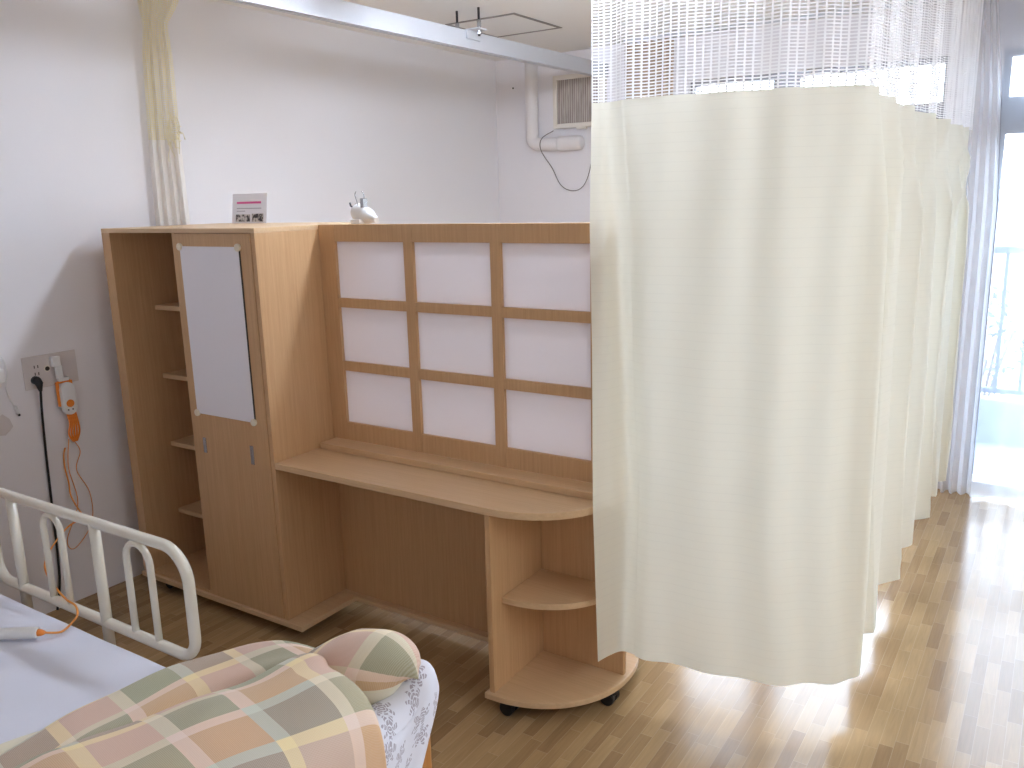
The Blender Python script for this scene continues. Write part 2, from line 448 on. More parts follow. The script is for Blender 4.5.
# ceiling hatch frame
h = MB(); hx0, hx1, hy0, hy1, ht = 0.425, 0.892, 1.975, 2.495, 0.02
h.box(hx0, hx1, hy0, hy0 + ht, ZC - 0.004, ZC + 0.002); h.box(hx0, hx1, hy1 - ht, hy1, ZC - 0.004, ZC + 0.002)
h.box(hx0, hx0 + ht, hy0 + ht, hy1 - ht, ZC - 0.004, ZC + 0.002); h.box(hx1 - ht, hx1, hy0 + ht, hy1 - ht, ZC - 0.004, ZC + 0.002)
hf = tag(h.build('ceiling_hatch', M['grey_trim']), 'square access hatch with grey metal frame in the ceiling', 'ceiling hatch')
MB().box(hx0 + ht, hx1 - ht, hy0 + ht, hy1 - ht, ZC - 0.002, ZC + 0.002).build('hatch_panel', M['ceil'], hf)

# curtain tracks on the ceiling
tp = [(-0.08, 0.40), (1.2, 0.38), (2.2, 0.345), (2.85, 0.36), (2.98, 0.41), (3.03, 0.52), (3.03, 0.8), (3.03, 3.0)]
struct(MB().tube([(x, y, ZC - 0.013) for x, y in tp], 0.012, 8).build('trim_1', M['white_metal']))
struct(MB().tube([(1.0, 3.10, ZC - 0.013), (5.2, 3.10, ZC - 0.013)], 0.012, 8).build('trim_2', M['white_metal']))

# suspended white beam
def bx(y): return 0.735 + (y - 0.255) * 0.0255
bm_t = thing('suspended_beam', (0.7, YB, 2.5), 'long white rectangular beam hung below the ceiling on metal rods', 'beam')
b = MB(); ya, yb = YF, YB
P0, P1 = bx(ya), bx(yb)
for (u0, u1, z0, z1) in ((-0.05, 0.0, 2.508, 2.588), (-0.05, -0.034, 2.50, 2.508), (-0.016, 0.0, 2.50, 2.508)):
    bb = bmesh.new(); bmesh.ops.create_cube(bb, size=1.0)
    for v in bb.verts:
        y = ya if v.co.y < 0 else yb
        v.co = Vector((bx(y) + (u0 if v.co.x < 0 else u1), y, z0 if v.co.z < 0 else z1))
    b.join(bb)
b.build('beam_body', M['white_metal'], bm_t)
for dx in (-0.095, 0.045):
    x = bx(1.745) + dx - 0.0
    r = MB().tube([(x, 1.745, 2.56), (x, 1.745, ZC)], 0.0065, 8).build('hanger_rod', M['dark_rod'], bm_t)
    MB().tube([(x, 1.745, 2.572), (x, 1.745, 2.64)], 0.011, 10).build('sleeve', M['chrome'], r)
br = MB(); xb = bx(1.745)
br.box(xb - 0.12, xb + 0.07, 1.705, 1.785, 2.589, 2.597, 0.002)
br.box(xb + 0.002, xb + 0.012, 1.685, 1.805, 2.545, 2.589, 0.002)
bo = br.build('hanger_bracket', M['white_metal'], bm_t)
MB().disc((xb + 0.045, 1.745, 2.578), (0, 0, 1), 0.012, 0.02, 6).build('nut', M['chrome'], bo)

# vent fan, duct and wire on the back wall
vf = thing('vent_fan', (0.6, YB, 2.36), 'square white ventilation fan with a dusty grey filter on the far wall', 'ventilation fan')
f = MB(); fx0, fx1, fz0, fz1 = 0.405, 0.80, 2.195, 2.545; fy = YB - 0.05
f.box(fx0, fx0 + 0.03, fy, YB, fz0, fz1, 0.004); f.box(fx1 - 0.03, fx1, fy, YB, fz0, fz1, 0.004)
f.box(fx0 + 0.03, fx1 - 0.03, fy, YB, fz0, fz0 + 0.03, 0.004); f.box(fx0 + 0.03, fx1 - 0.03, fy, YB, fz1 - 0.03, fz1, 0.004)
f.build('fan_frame', M['fan'], vf)
MB().box(fx0 + 0.03, fx1 - 0.03, fy + 0.015, fy + 0.03, fz0 + 0.03, fz1 - 0.03).build('filter', M['filter'], vf)
MB().box(0.59, 0.66, fy - 0.002, fy + 0.03, fz0 - 0.014, fz0, 0.002).build('latch', M['fan'], vf)
dc = thing('duct_pipe', (0.235, YB, 2.1), 'white duct pipe running down from the ceiling and turning under the fan', 'duct')
dp = [(0.232, YB - 0.047, ZC)] + [(0.232, YB - 0.047, z) for z in (2.4, 2.18)]
for k in range(1, 6):
    a = k / 6 * PI / 2
    dp.append((0.232 + 0.06 * (1 - math.cos(a)), YB - 0.047, 2.155 - 0.06 * math.sin(a)))
dp += [(0.31, YB - 0.047, 2.095), (0.47, YB - 0.047, 2.09)]
MB().tube(dp, 0.045, 16).build('pipe', M['duct'], dc)
MB().tube([(0.455, YB - 0.051, 2.09), (0.463, YB - 0.051, 2.09), (0.464, YB - 0.051, 2.09), (0.60, YB - 0.051, 2.09), (0.625, YB - 0.051, 2.09), (0.637, YB - 0.051, 2.09)],
          0.05, 16, rs=[0.047, 0.051, 0.05, 0.05, 0.046, 0.034]).build('end_cap', M['duct'], dc)
wp = [(0.385, YB - 0.012, 2.185), (0.34, YB - 0.10, 2.13), (0.335, YB - 0.102, 2.05), (0.37, YB - 0.01, 1.93), (0.43, YB - 0.008, 1.82), (0.50, YB - 0.008, 1.775),
      (0.58, YB - 0.008, 1.775), (0.64, YB - 0.008, 1.83), (0.68, YB - 0.008, 1.95), (0.69, YB - 0.008, 2.10), (0.69, YB - 0.012, 2.17)]
tag(MB().tube(smooth_path(wp, 6), 0.0028, 6).build('wire', M['wire']), 'thin grey wire looping down below the vent fan', 'wire')
tag(MB().disc((0.20 - 0.15, YB - 0.003, 2.50), (0, -1, 0), 0.006, 0.006, 10).build('wall_screw', M['dark_rod']), 'small dark screw in the far wall beside the duct', 'screw')

# ceiling lamp of the next bay (lit)
lm = thing('ceiling_light', (1.75, 0.74, ZC), 'long white ceiling light fitting over the neighbouring bay', 'ceiling light')
MB().box(1.1, 2.4, 0.71, 0.77, ZC - 0.045, ZC, 0.004).box(1.10, 1.125, 0.685, 0.795, ZC - 0.115, ZC - 0.01, 0.004).box(2.375, 2.40, 0.685, 0.795, ZC - 0.115, ZC - 0.01, 0.004).build('lamp_housing', M['white_metal'], lm)
for yy in (0.705, 0.775): MB().tube([(1.125, yy, ZC - 0.085), (2.375, yy, ZC - 0.085)], 0.016, 12).build('fluorescent_tube', M['lamp_on'], lm)

# ------------------------------------------------------------------ furniture
def arc_outline(x0, cx, cy, rx, ry, a0, a1, n=24, p=2.0):
    out = []
    for k in range(n + 1):
        a = a0 + (a1 - a0) * k / n; c, s = math.cos(a), math.sin(a)
        out.append((cx + rx * math.copysign(abs(c) ** (2 / p), c), cy + ry * math.copysign(abs(s) ** (2 / p), s)))
    return out
def caster(x, y, parent, h=0.055):
    c = MB()
    for dy in (-0.017, 0.017): c.disc((x, y + dy, 0.026), (0, 1, 0), 0.026, 0.024, 20, 0.004)
    c.box(x - 0.024, x + 0.024, y - 0.028, y + 0.028, 0.028, 0.050, 0.006)
    c.disc((x, y, h - 0.004), (0, 0, 1), 0.032, 0.014, 20)
    o = c.build('caster', M['black'], parent)
    return o

H = 1.645; DW = 0.62; X0, X1 = 0.03, 0.997; ZB = 0.077
wr = thing('wardrobe_cabinet', (0.5, 0.3, 0), 'tall beech wardrobe with an open shelf column and a mirrored door', 'wardrobe')
c = MB()
c.box(X0, X0 + 0.058, 0.0, 0.60, ZB, H - 0.018, 0.0015)           # left side
c.box(0.51, 0.528, 0.0, 0.60, ZB, H - 0.018, 0.0015)               # divider
c.box(X1 - 0.02, X1, 0.0, DW, ZB, H - 0.018, 0.0015)               # right side
c.box(X0, X1 - 0.02, 0.60, DW, ZB, H - 0.018)
c.box(X0 + 0.058, X1 - 0.02, 0.002, 0.60, ZB, ZB + 0.012)                     # back half
c.build('carcass', M['wood'], wr)
MB().box(X0, X1, 0.0, DW, H - 0.018, H, 0.0015).build('top_panel', M['wood_edge'], wr)
MB().prism([(X0, -0.012), (1.085, -0.012), (1.085, 0.298), (0.995, 0.298), (0.995, DW), (X0, DW)], ZB - 0.022, ZB, 0.002).build('base_plate', M['wood_edge'], wr)
for zs in (1.30, 0.986, 0.664, 0.335):
    MB().box(X0 + 0.058, 0.51, 0.175, 0.60, zs - 0.02, zs, 0.001).build('shelf', M['wood_edge'], wr)
dr = MB().box(0.5305, 0.974, -0.003, 0.018, ZB + 0.002, H - 0.02, 0.0015).build('door', M['wood'], wr)
mo = MB().box(0.563, 0.910, -0.0075, -0.003, 0.898, 1.576, 0.001).build('mirror', M['mirror'], dr)
MB().box(0.9102, 0.916, -0.006, -0.0031, 0.90, 1.572).build('mirror_edge', M['dark_hole'], dr)
for x, z in ((0.565, 1.574), (0.908, 1.574), (0.565, 0.90), (0.908, 0.90)):
    MB().disc((x, -0.008, z), (0, -1, 0), 0.0145, 0.012, 20, 0.003).build('corner_cap', M['cream_clip'], dr)
for x, z0, z1 in ((0.587, 0.730, 0.795), (0.876, 0.722, 0.800)):
    hd = MB().box(x - 0.010, x + 0.010, -0.006, -0.002, z0, z1, 0.002)
    hd.build('door_pull', M['chrome'], dr)
for x, y in ((0.16, 0.06), (0.98, 0.09), (0.16, 0.5), (0.94, 0.5)): caster(x, y, wr)

# desk with screen
dk = thing('screen_desk', (1.5, 0.33, 0), 'beech desk with a nine-pane white partition screen and curved end shelves', 'desk')
def qtop(rx, ry, cx, cy, x0, y1, n=24, p=2.15):
    o = [(x0, cy - ry)]
    for k in range(n + 1):
        a = -PI / 2 + (PI / 2) * k / n; cc, s = math.cos(a), math.sin(a)
        o.append((cx + rx * abs(cc) ** (2 / p), cy - ry * abs(s) ** (2 / p)))
    o += [(x0, y1)]
    # drop duplicate neighbours
    r = [o[0]]
    for q in o[1:]:
        if (Vector(q) - Vector(r[-1])).length > 1e-4: r.append(q)
    return r
XD = X1 + 0.001
MB().prism(qtop(0.335, 0.33, 1.99, 0.33, XD, 0.33), 0.72, 0.745, 0.002).build('desk_top', M['wood_h'], dk)
MB().box(XD + 0.012, 2.285, 0.232, 0.325, 0.7455, 0.770, 0.002).build('ledge', M['wood_h'], dk)
cols = [XD, 1.081, 1.430, 1.474, 1.820, 1.864, 2.212, 2.278]
rowsz = [0.770, 0.845, 1.0625, 1.101, 1.320, 1.357, 1.579, H]
sf = MB()
for a in (0, 2, 4, 6): sf.box(cols[a], cols[a + 1], 0.322, 0.36, rowsz[0], H, 0.0015)
for a in (0, 2, 4, 6):
    for k in (1, 3, 5): sf.box(cols[k], cols[k + 1], 0.323, 0.359, rowsz[a], rowsz[a + 1], 0.0012)
scr = sf.build('screen_frame', M['wood'], dk)
for i in (1, 3, 5):
    for j in (1, 3, 5):
        MB().box(cols[i] - 0.002, cols[i + 1] + 0.002, 0.336, 0.342, rowsz[j] - 0.002, rowsz[j + 1] + 0.002).build('pane', M['pane'], scr)
MB().box(XD, 1.985, 0.33, 0.35, ZB, 0.719, 0.001).build('modesty_panel', M['wood'], dk)
MB().box(1.986, 2.006, 0.001, 0.33, ZB, 0.719, 0.0015).build('side_panel', M['wood'], dk)
MB().box(2.0065, 2.335, 0.325, 0.345, ZB, 0.719, 0.0015).build('back_panel', M['wood'], dk)
MB().box(2.285, 2.335, 0.325, 0.345, 0.7455, 0.765, 0.001).build('end_cap', M['wood'], dk)
MB().prism(qtop(0.30, 0.262, 2.008, 0.324, 2.0065, 0.324), 0.385, 0.407, 0.002).build('curved_shelf', M['wood_h'], dk)
bp = [(1.972, -0.012)] + [(1.99 + 0.362 * max(0, math.cos(a)) ** (2 / 2.1), 0.335 + 0.347 * math.copysign(abs(math.sin(a)) ** (2 / 2.1), math.sin(a))) for a in [(-0.5 + k / 36) * PI for k in range(37)]] + [(1.972, 0.682)]
rr = [bp[0]]
for q in bp[1:]:
    if (Vector(q) - Vector(rr[-1])).length > 1e-4: rr.append(q)
MB().prism(rr, ZB - 0.022, ZB, 0.003).build('base_plate', M['wood_h'], dk)
MB().box(0.998, 1.971, 0.30, 0.40, ZB - 0.022, ZB, 0.002).build('base_rail', M['wood_edge'], dk)
MB().prism([(XD, 0.361), (2.28, 0.361), (2.25, 0.48), (2.17, 0.58), (2.05, 0.66), (1.95, 0.68), (XD, 0.68)], 0.72, 0.745, 0.002).build('rear_top', M['wood_h'], dk)  # unseen rear half of the double-sided desk, added to shade the floor
MB().box(1.97, 1.99, 0.362, 0.67, ZB, 0.719, 0.0015).build('rear_side_panel', M['wood'], dk)
for x, y in ((2.045, 0.035), (2.312, 0.262), (2.255, 0.50), (2.05, 0.6)): caster(x, y, dk)

# card on the wardrobe top
cd = thing('notice_card', (0.42, 0.55, H), 'white printed notice card with a pink line standing on the wardrobe', 'card')
cw0, cw1, cy0 = 0.165, 0.425, 0.57
cardm = MB(); cz0, cz1 = H, H + 0.135
cardm.grid([[(cw0 + 0.012, cy0, cz0), (cw1 + 0.014, cy0 - 0.02, cz0)], [(cw0, cy0 + 0.03, cz1), (cw1, cy0 + 0.01, cz1)]], smooth=False)
cb = solid(cardm.build('card_sheet', M['card'], cd), 0.002)
def on_card(u0, u1, v0, v1, name, mat):
    A = Vector((cw0 + 0.012, cy0, cz0)); B = Vector((cw1 + 0.014, cy0 - 0.02, cz0)); Cc = Vector((cw0, cy0 + 0.03, cz1)); D = Vector((cw1, cy0 + 0.01, cz1))
    def q(u, v): return (A * (1 - u) + B * u) * (1 - v) + (Cc * (1 - u) + D * u) * v + Vector((0.0, -0.0035, 0))
    m = MB(); m.grid([[q(u0, v0), q(u1, v0)], [q(u0, v1), q(u1, v1)]], smooth=False)
    return solid(m.build(name, mat, cd), 0.0006)
on_card(0.15, 0.85, 0.66, 0.73, 'heading_line', M['pink'])
on_card(0.15, 0.86, 0.49, 0.515, 'text_line', M['ink'])
on_card(0.15, 0.40, 0.40, 0.425, 'text_line', M['ink'])
on_card(0.13, 0.54, 0.06, 0.30, 'picture', M['photo'])
on_card(0.60, 0.92, 0.06, 0.32, 'picture', M['photo'])

# clip lamp on the wardrobe top
cl = thing('clip_lamp', (1.17, 0.36, H), 'white clip-on lamp with wire prongs clamped on top of the partition screen', 'lamp')
ax0 = Vector((1.128, 0.415, H + 0.046)); ax1 = Vector((1.275, 0.36, H + 0.014))
MB().tube([ax0.lerp(ax1, t) for t in (0.0, 0.04, 0.3, 0.60, 0.63, 0.85, 1.0)], 0.03, 18, rs=[0.030, 0.035, 0.034, 0.030, 0.022, 0.015, 0.011]).build('lamp_head', M['white_plastic'], cl)
MB().tube(smooth_path([(1.158, 0.385, H + 0.070), (1.153, 0.385, H + 0.09), (1.146, 0.385, H + 0.112), (1.153, 0.385, H + 0.124)], 5), 0.0018, 6).build('wire_prong', M['chrome'], cl)
MB().tube(smooth_path([(1.188, 0.385, H + 0.075), (1.193, 0.385, H + 0.098), (1.192, 0.385, H + 0.114), (1.182, 0.385, H + 0.124)], 5), 0.0018, 6).build('wire_prong', M['chrome'], cl)
MB().box(1.178, 1.196, 0.375, 0.40, H + 0.062, H + 0.098, 0.003).build('clamp', M['chrome'], cl)
MB().tube(smooth_path([(1.103, 0.40, H + 0.082), (1.108, 0.40, H + 0.068), (1.126, 0.40, H + 0.066), (1.136, 0.40, H + 0.076)], 5), 0.0035, 6).build('hinge_wire', M['dark_rod'], cl)
MB().box(1.15, 1.20, 0.345, 0.375, H + 0.0005, H + 0.018, 0.003).build('clamp_foot', M['white_plastic'], cl)

# ------------------------------------------------------------------ wall fittings by the bed
pl = thing('outlet_plate', (XL, -0.23, 1.06), 'pale wall outlet plate with sockets above the bed', 'outlet')
MB().box(XL, XL + 0.007, -0.345, -0.115, 0.992, 1.131, 0.002).build('face_plate', M['plate'], pl)
for z in (1.085, 1.055):
    for y in (-0.298, -0.283):
        MB().box(XL + 0.0065, XL + 0.0078, y - 0.002, y + 0.002, z - 0.006, z + 0.006).build('socket_slot', M['dark_hole'], pl)
MB().disc((XL + 0.008, -0.246, 1.07), (1, 0, 0), 0.014, 0.004, 20).build('jack_ring', M['ivory_plastic'], pl)
MB().disc((XL + 0.009, -0.246, 1.07), (1, 0, 0), 0.0095, 0.004, 20).build('jack_hole', M['dark_hole'], pl)

pg = thing('power_plug', (XL + 0.03, -0.295, 1.02), 'black power plug and cord in the wall outlet', 'plug')
MB().tube([(XL + 0.0075, -0.303, 1.030), (XL + 0.022, -0.303, 1.029), (XL + 0.034, -0.302, 1.018), (XL + 0.037, -0.301, 0.985)], 0.02, 12, rs=[0.018, 0.018, 0.016, 0.0065]).build('plug_body', M['black'], pg)
MB().tube(smooth_path([(XL + 0.037, -0.301, 0.99), (XL + 0.024, -0.303, 0.88), (XL + 0.012, -0.305, 0.70), (XL + 0.012, -0.313, 0.45), (XL + 0.012, -0.325, 0.15), (XL + 0.02, -0.36, 0.006)], 6), 0.0052, 8).build('cord', M['black'], pg)

nc = thing('nurse_call_handset', (XL + 0.02, -0.175, 0.95), 'white nurse call handset with orange button hanging on the wall outlet', 'call handset')
def rounded(cx, cz, w, h, r, x0, x1, yb=0.0, mb=None, tilt=0.0):
    mb = mb or MB(); out = []
    for qx, qz, a0 in ((w / 2 - r, h / 2 - r, 0), (-w / 2 + r, h / 2 - r, 90), (-w / 2 + r, -h / 2 + r, 180), (w / 2 - r, -h / 2 + r, 270)):
        for k in range(7):
            a = math.radians(a0 + k * 15); out.append((qx + r * math.cos(a), qz + r * math.sin(a)))
    b = bmesh.new(); vs = []
    for u, v in out:
        uu = u * math.cos(tilt) - v * math.sin(tilt); vv = u * math.sin(tilt) + v * math.cos(tilt)
        vs.append(b.verts.new((x0, cx + uu, cz + vv)))
    f = b.faces.new(vs); r_ = bmesh.ops.extrude_face_region(b, geom=[f])
    bmesh.ops.translate(b, vec=(x1 - x0, 0, 0), verts=[v for v in r_['geom'] if isinstance(v, bmesh.types.BMVert)])
    bmesh.ops.recalc_face_normals(b, faces=b.faces[:])
    ed = [e for e in b.edges if e.calc_face_angle(0) > 0.8]; bmesh.ops.bevel(b, geom=ed, offset=min(0.005, (x1 - x0) / 3), segments=2, affect='EDGES', profile=0.5)
    mb.join(b); return mb
hb = rounded(-0.165, 0.932, 0.062, 0.142, 0.03, XL + 0.032, XL + 0.056).build('handset_body', M['white_plastic'], nc)
MB().disc((XL + 0.057, -0.166, 0.912), (1, 0, 0), 0.0165, 0.005, 20, 0.001).build('call_button', M['orange'], hb)
MB().disc((XL + 0.0575, -0.178, 0.885), (1, 0, 0), 0.003, 0.003, 10).build('indicator', M['dark_hole'], hb)
MB().disc((XL + 0.0575, -0.158, 0.885), (1, 0, 0), 0.003, 0.003, 10).build('indicator', M['dark_hole'], hb)
MB().box(XL + 0.007, XL + 0.032, -0.205, -0.168, 1.075, 1.118, 0.004).box(XL + 0.02, XL + 0.034, -0.195, -0.165, 1.02, 1.078, 0.004).box(XL + 0.02, XL + 0.036, -0.19, -0.145, 1.008, 1.024, 0.003).build('jack_plug', M['white_plastic'], nc)
st = MB()
for y0 in (-0.197, -0.137): st.box(XL + 0.022, XL + 0.034, y0 - 0.006, y0 + 0.006, 0.90, 1.008, 0.003)
st.box(XL + 0.022, XL + 0.032, -0.195, -0.139, 1.0, 1.01, 0.002)
st.build('strap', M['orange'], nc)
tl = MB()
for k in range(5):
    y = -0.175 + k * 0.009
    tl.tube(smooth_path([(XL + 0.034, y, 0.872), (XL + 0.04, y + 0.004, 0.82), (XL + 0.034, y - 0.004 + 0.003 * k, 0.775), (XL + 0.028, -0.16 + 0.004 * k, 0.735)], 4), 0.0042, 8)
tl.build('cord_bundle', M['orange'], nc)
lp = MB()
lp.tube(smooth_path([(XL + 0.03, -0.16, 0.74), (XL + 0.015, -0.13, 0.68), (XL + 0.01, -0.155, 0.60), (XL + 0.01, -0.11, 0.48), (XL + 0.01, -0.12, 0.34), (XL + 0.01, -0.21, 0.25), (XL + 0.01, -0.24, 0.30), (XL + 0.01, -0.17, 0.45), (XL + 0.012, -0.19, 0.62), (XL + 0.02, -0.175, 0.75)], 6), 0.0018, 6)
lp.build('loose_cord', M['orange_cord'], nc)

nc.location.y -= 0.028
hc = thing('hanging_cable', (XL + 0.01, -0.41, 1.0), 'thin white cable with connector hanging on the wall left of the outlet', 'cable')
MB().tube(smooth_path([(XL + 0.01, -0.45, 1.19), (XL + 0.012, -0.418, 1.14), (XL + 0.012, -0.412, 1.08), (XL + 0.012, -0.425, 1.03), (XL + 0.012, -0.418, 0.98), (XL + 0.012, -0.40, 0.935)], 6), 0.0028, 6).build('cable', M['white_plastic'], hc)
MB().tube([(XL + 0.012, -0.402, 0.94), (XL + 0.012, -0.396, 0.922), (XL + 0.012, -0.391, 0.905)], 0.0065, 8).build('connector', M['white_plastic'], hc)
MB().tube([(XL + 0.012, -0.391, 0.905), (XL + 0.012, -0.388, 0.896)], 0.005, 8).build('connector_tip', M['black'], hc)
MB().box(XL, XL + 0.02, -0.447, -0.424, 1.045, 1.10, 0.004).build('cable_holder', M['white_plastic'], hc)
sm = [[(XL + 0.0012, -0.47 + 0.06 * u, 0.80 + 0.11 * v) for u in (0, 0.5, 1)] for v in (0, 0.5, 1)]
out = [(-0.475, 0.90), (-0.45, 0.915), (-0.425, 0.89), (-0.415, 0.855), (-0.43, 0.84), (-0.45, 0.825), (-0.48, 0.83), (-0.485, 0.87)]
sb = bmesh.new(); fv = sb.faces.new([sb.verts.new((XL + 0.0008, y, z)) for y, z in out]); mbs = MB(); mbs.join(sb)
tag(solid(mbs.build('wall_stain', M['smudge']), 0.0008), 'small brownish scuff mark on the wall below the white cable', 'scuff mark')

# ------------------------------------------------------------------ bed
bed = thing('hospital_bed', (1.3, -1.3, 0), 'hospital bed with ivory tubular side rail and wooden footboard', 'bed')
fr = MB()
fr.box(0.22, 2.33, -0.90, -0.855, 0.20, 0.30, 0.004); fr.box(0.22, 2.33, -1.76, -1.715, 0.20, 0.30, 0.004)
fr.box(0.22, 0.27, -1.715, -0.90, 0.20, 0.30); fr.box(2.28, 2.33, -1.715, -0.90, 0.20, 0.30)
fr.box(0.27, 2.28, -1.715, -0.90, 0.275, 0.30)
fr.box(0.5, 1.9, -0.856, -0.80, 0.30, 0.34, 0.006)
fr.build('bed_frame', M['bedframe'], bed)
for x, y in ((0.30, -0.93), (0.30, -1.68), (2.2, -0.93), (2.2, -1.68)):
    lg = MB().box(x - 0.025, x + 0.025, y - 0.025, y + 0.025, 0.07, 0.20, 0.003).build('leg', M['bedframe'], bed)
    MB().disc((x, y, 0.04), (0, 1, 0), 0.04, 0.03, 20, 0.006).build('caster', M['black'], lg)
MB().box(2.335, 2.375, -1.80, -0.782, 0.06, 0.615, 0.008).build('footboard', M['bed_wood'], bed)
MB().box(0.16, 0.20, -1.80, -0.80, 0.06, 0.95, 0.008).build('headboard', M['bed_wood'], bed)
# rail
YR = -0.78
def rrect(x0, x1, z0, z1, rt, rb, n=8):
    o = []
    for cx, cz, r, a0 in ((x1 - rt, z1 - rt, rt, 0), (x0 + rt, z1 - rt, rt, 90), (x0 + rb, z0 + rb, rb, 180), (x1 - rb, z0 + rb, rb, 270)):
        for k in range(n + 1):
            a = math.radians(a0 + 90 * k / n); o.append((cx + r * math.cos(a), YR, cz + r * math.sin(a)))
    return o
sr = MB().tube(rrect(0.415, 1.515, 0.452, 0.787, 0.10, 0.07), 0.0165, 14, closed=True).build('side_rail', M['rail_enamel'], bed)
for x in (0.575, 1.068):
    MB().tube([(x, YR, 0.785), (x, YR, 0.36)], 0.0165, 14).build('rail_post', M['rail_enamel'], sr)
for x0, x1 in ((0.765, 0.868), (1.222, 1.338)):
    r = (x1 - x0) / 2; u = [(x0, YR, 0.452), (x0, YR, 0.6)]
    u += [((x0 + x1) / 2 - r * math.cos(a), YR, 0.773 - 0.011 - r + r * math.sin(a)) for a in [PI * k / 12 for k in range(13)]]
    u += [(x1, YR, 0.6), (x1, YR, 0.452)]
    MB().tube(u, 0.0105, 12).build('rail_hoop', M['rail_enamel'], sr)

# mattress with sheet
mt = thing('mattress', (1.3, -1.3, 0.30), 'mattress under a white fitted sheet behind the side rail', 'mattress')
mb_ = MB().box(0.24, 2.33, -1.755, -0.852, 0.302, 0.462, 0.03, 4); mb_.build('mattress_core', M['sheet'], mt)
NX, NY = 84, 40; P = []
for i in range(NX + 1):
    x = 0.232 + (2.33 - 0.232) * i / NX; row = []
    for j in range(NY + 1):
        t = j / NY; y = -1.76 + t * (0.915)
        e = min(t, 1 - t) * 0.915
        z = 0.470
        if e < 0.035: z -= 0.035 - math.sqrt(max(0, 0.035 ** 2 - (0.035 - e) ** 2))
        z += 0.0035 * math.sin(y * 17 + 3.2 * math.sin(x * 2.3) + x * 4) * min(1, e / 0.08)
        z += 0.003 * math.sin((y * 0.9 - x * 0.35) * 38 + math.sin(x * 5 + y * 3)) * min(1, e / 0.08)
        row.append((x, y, z))
    P.append(row)
sh = MB(); sh.grid(P)
sh.grid([[(P[i][NY][0], -0.8448, 0.4351 - 0.11 * k / 3 + 0.0) for i in range(NX + 1)] for k in range(4)])
bmesh.ops.remove_doubles(sh.bm, verts=sh.bm.verts, dist=0.002)
sh.build('fitted_sheet', M['sheet'], mt)

# nurse call stick on the sheet
ns = thing('call_stick', (0.95, -0.99, 0.49), 'white pendant call stick with orange cord lying on the sheet', 'call stick')
d = (Vector((1.028, -0.970, 0)) - Vector((0.93, -1.035, 0))).normalized()
e0 = Vector((1.028, -0.970, 0.494)); s0 = e0 - d * 0.30
MB().tube([s0, s0 + d * 0.01, e0 - d * 0.005, e0], 0.017, 16, rs=[0.012, 0.017, 0.017, 0.015]).build('stick_body', M['white_plastic'], ns)
MB().tube([e0, e0 + d * 0.012, e0 + d * 0.02], 0.010, 12, rs=[0.011, 0.009, 0.005]).build('cord_boot', M['orange'], ns)
cpts = [e0 + d * 0.015, (1.06, -0.92, 0.482), (1.03, -0.865, 0.483), (0.985, -0.825, 0.478), (0.93, -0.80, 0.482), (0.865, -0.79, 0.480), (0.75, -0.76, 0.478),
        (0.55, -0.69, 0.47), (0.43, -0.62, 0.47), (0.38, -0.55, 0.50), (0.33, -0.47, 0.52), (0.25, -0.38, 0.50), (0.12, -0.30, 0.47), (0.0, -0.25, 0.46), (-0.07, -0.235, 0.50), (-0.082, -0.23, 0.56), (-0.082, -0.237, 0.63), (-0.08, -0.235, 0.685), (-0.078, -0.225, 0.715)]
MB().tube(smooth_path(cpts, 6), 0.0034, 8).build('cord', M['orange_cord'], ns)

# ---- duvet, folded on the foot half of the bed
du = thing('plaid_duvet', (2.0, -1.2, 0.48), 'pastel plaid duvet with cream lining folded at the foot of the bed', 'duvet')
def bed_patch(ctrl, nu, nv, name, mat, parent, thick=0.0, rot=0.0, uvs=None, amp=0.0, off=(0, 0)):
    P = patch(ctrl, nu, nv)
    if amp:
        for i, r in enumerate(P):
            for j, p in enumerate(r):
                p.z += amp * (math.sin(p.x * 23 + 3 * math.sin(p.y * 9)) + math.sin(p.y * 27 + p.x * 13)) * 0.5
    U = arc_uvs(P); c, s = math.cos(rot), math.sin(rot)
    U = [[(off[0] + u * c - v * s, off[1] + u * s + v * c) for u, v in r] for r in U]
    m = MB(); m.grid(P, U); o = m.build(name, mat, parent)
    return o
# lower layer: rows run across the bed (near to far), columns run towards the foot
edgeA = [(1.66, -1.80), (1.640, -1.60), (1.630, -1.40), (1.612, -1.247), (1.626, -1.138), (1.672, -0.980), (1.79, -0.895), (1.93, -0.845), (2.03, -0.82)]
A = []
for k, (x, y) in enumerate(edgeA):
    zt = [0.575, 0.575, 0.578, 0.58, 0.585, 0.60, 0.635, 0.675, 0.67][k]
    f = [0.20, 0.20, 0.20, 0.20, 0.20, 0.2, 0.2, 0.2, 0.2][k]
    A.append([(x + 0.05, y, 0.478), (x + 0.012, y + 0.0, 0.50), (x, y, 0.53), (x + 0.02, y, zt - 0.014), (x + 0.07, y - 0.015, zt + 0.006), (x + 0.14, y - 0.03, zt + 0.012), (x + 0.21, y - 0.05, zt + 0.018), (min(x + 0.28, 2.20), y - 0.07, zt - 0.02), (min(x + 0.36, 2.26), y - 0.08, 0.56)])
lo = bed_patch(A, 64, 48, 'lower_fold', M['plaid'], du, rot=0.0, amp=0.004, off=(0.03, 0.05))
# cream lining that peeks out under the near end of the fold
L = []
for k, (x, y) in enumerate([(1.44, -1.80), (1.455, -1.60), (1.47, -1.40), (1.50, -1.27), (1.56, -1.17), (1.66, -1.06)]):
    L.append([(x + 0.02, y, 0.476), (x, y, 0.486), (x + 0.03, y, 0.506), (x + 0.12, y, 0.515)])
bed_patch(L, 30, 12, 'lining_edge', M['lining'], du)
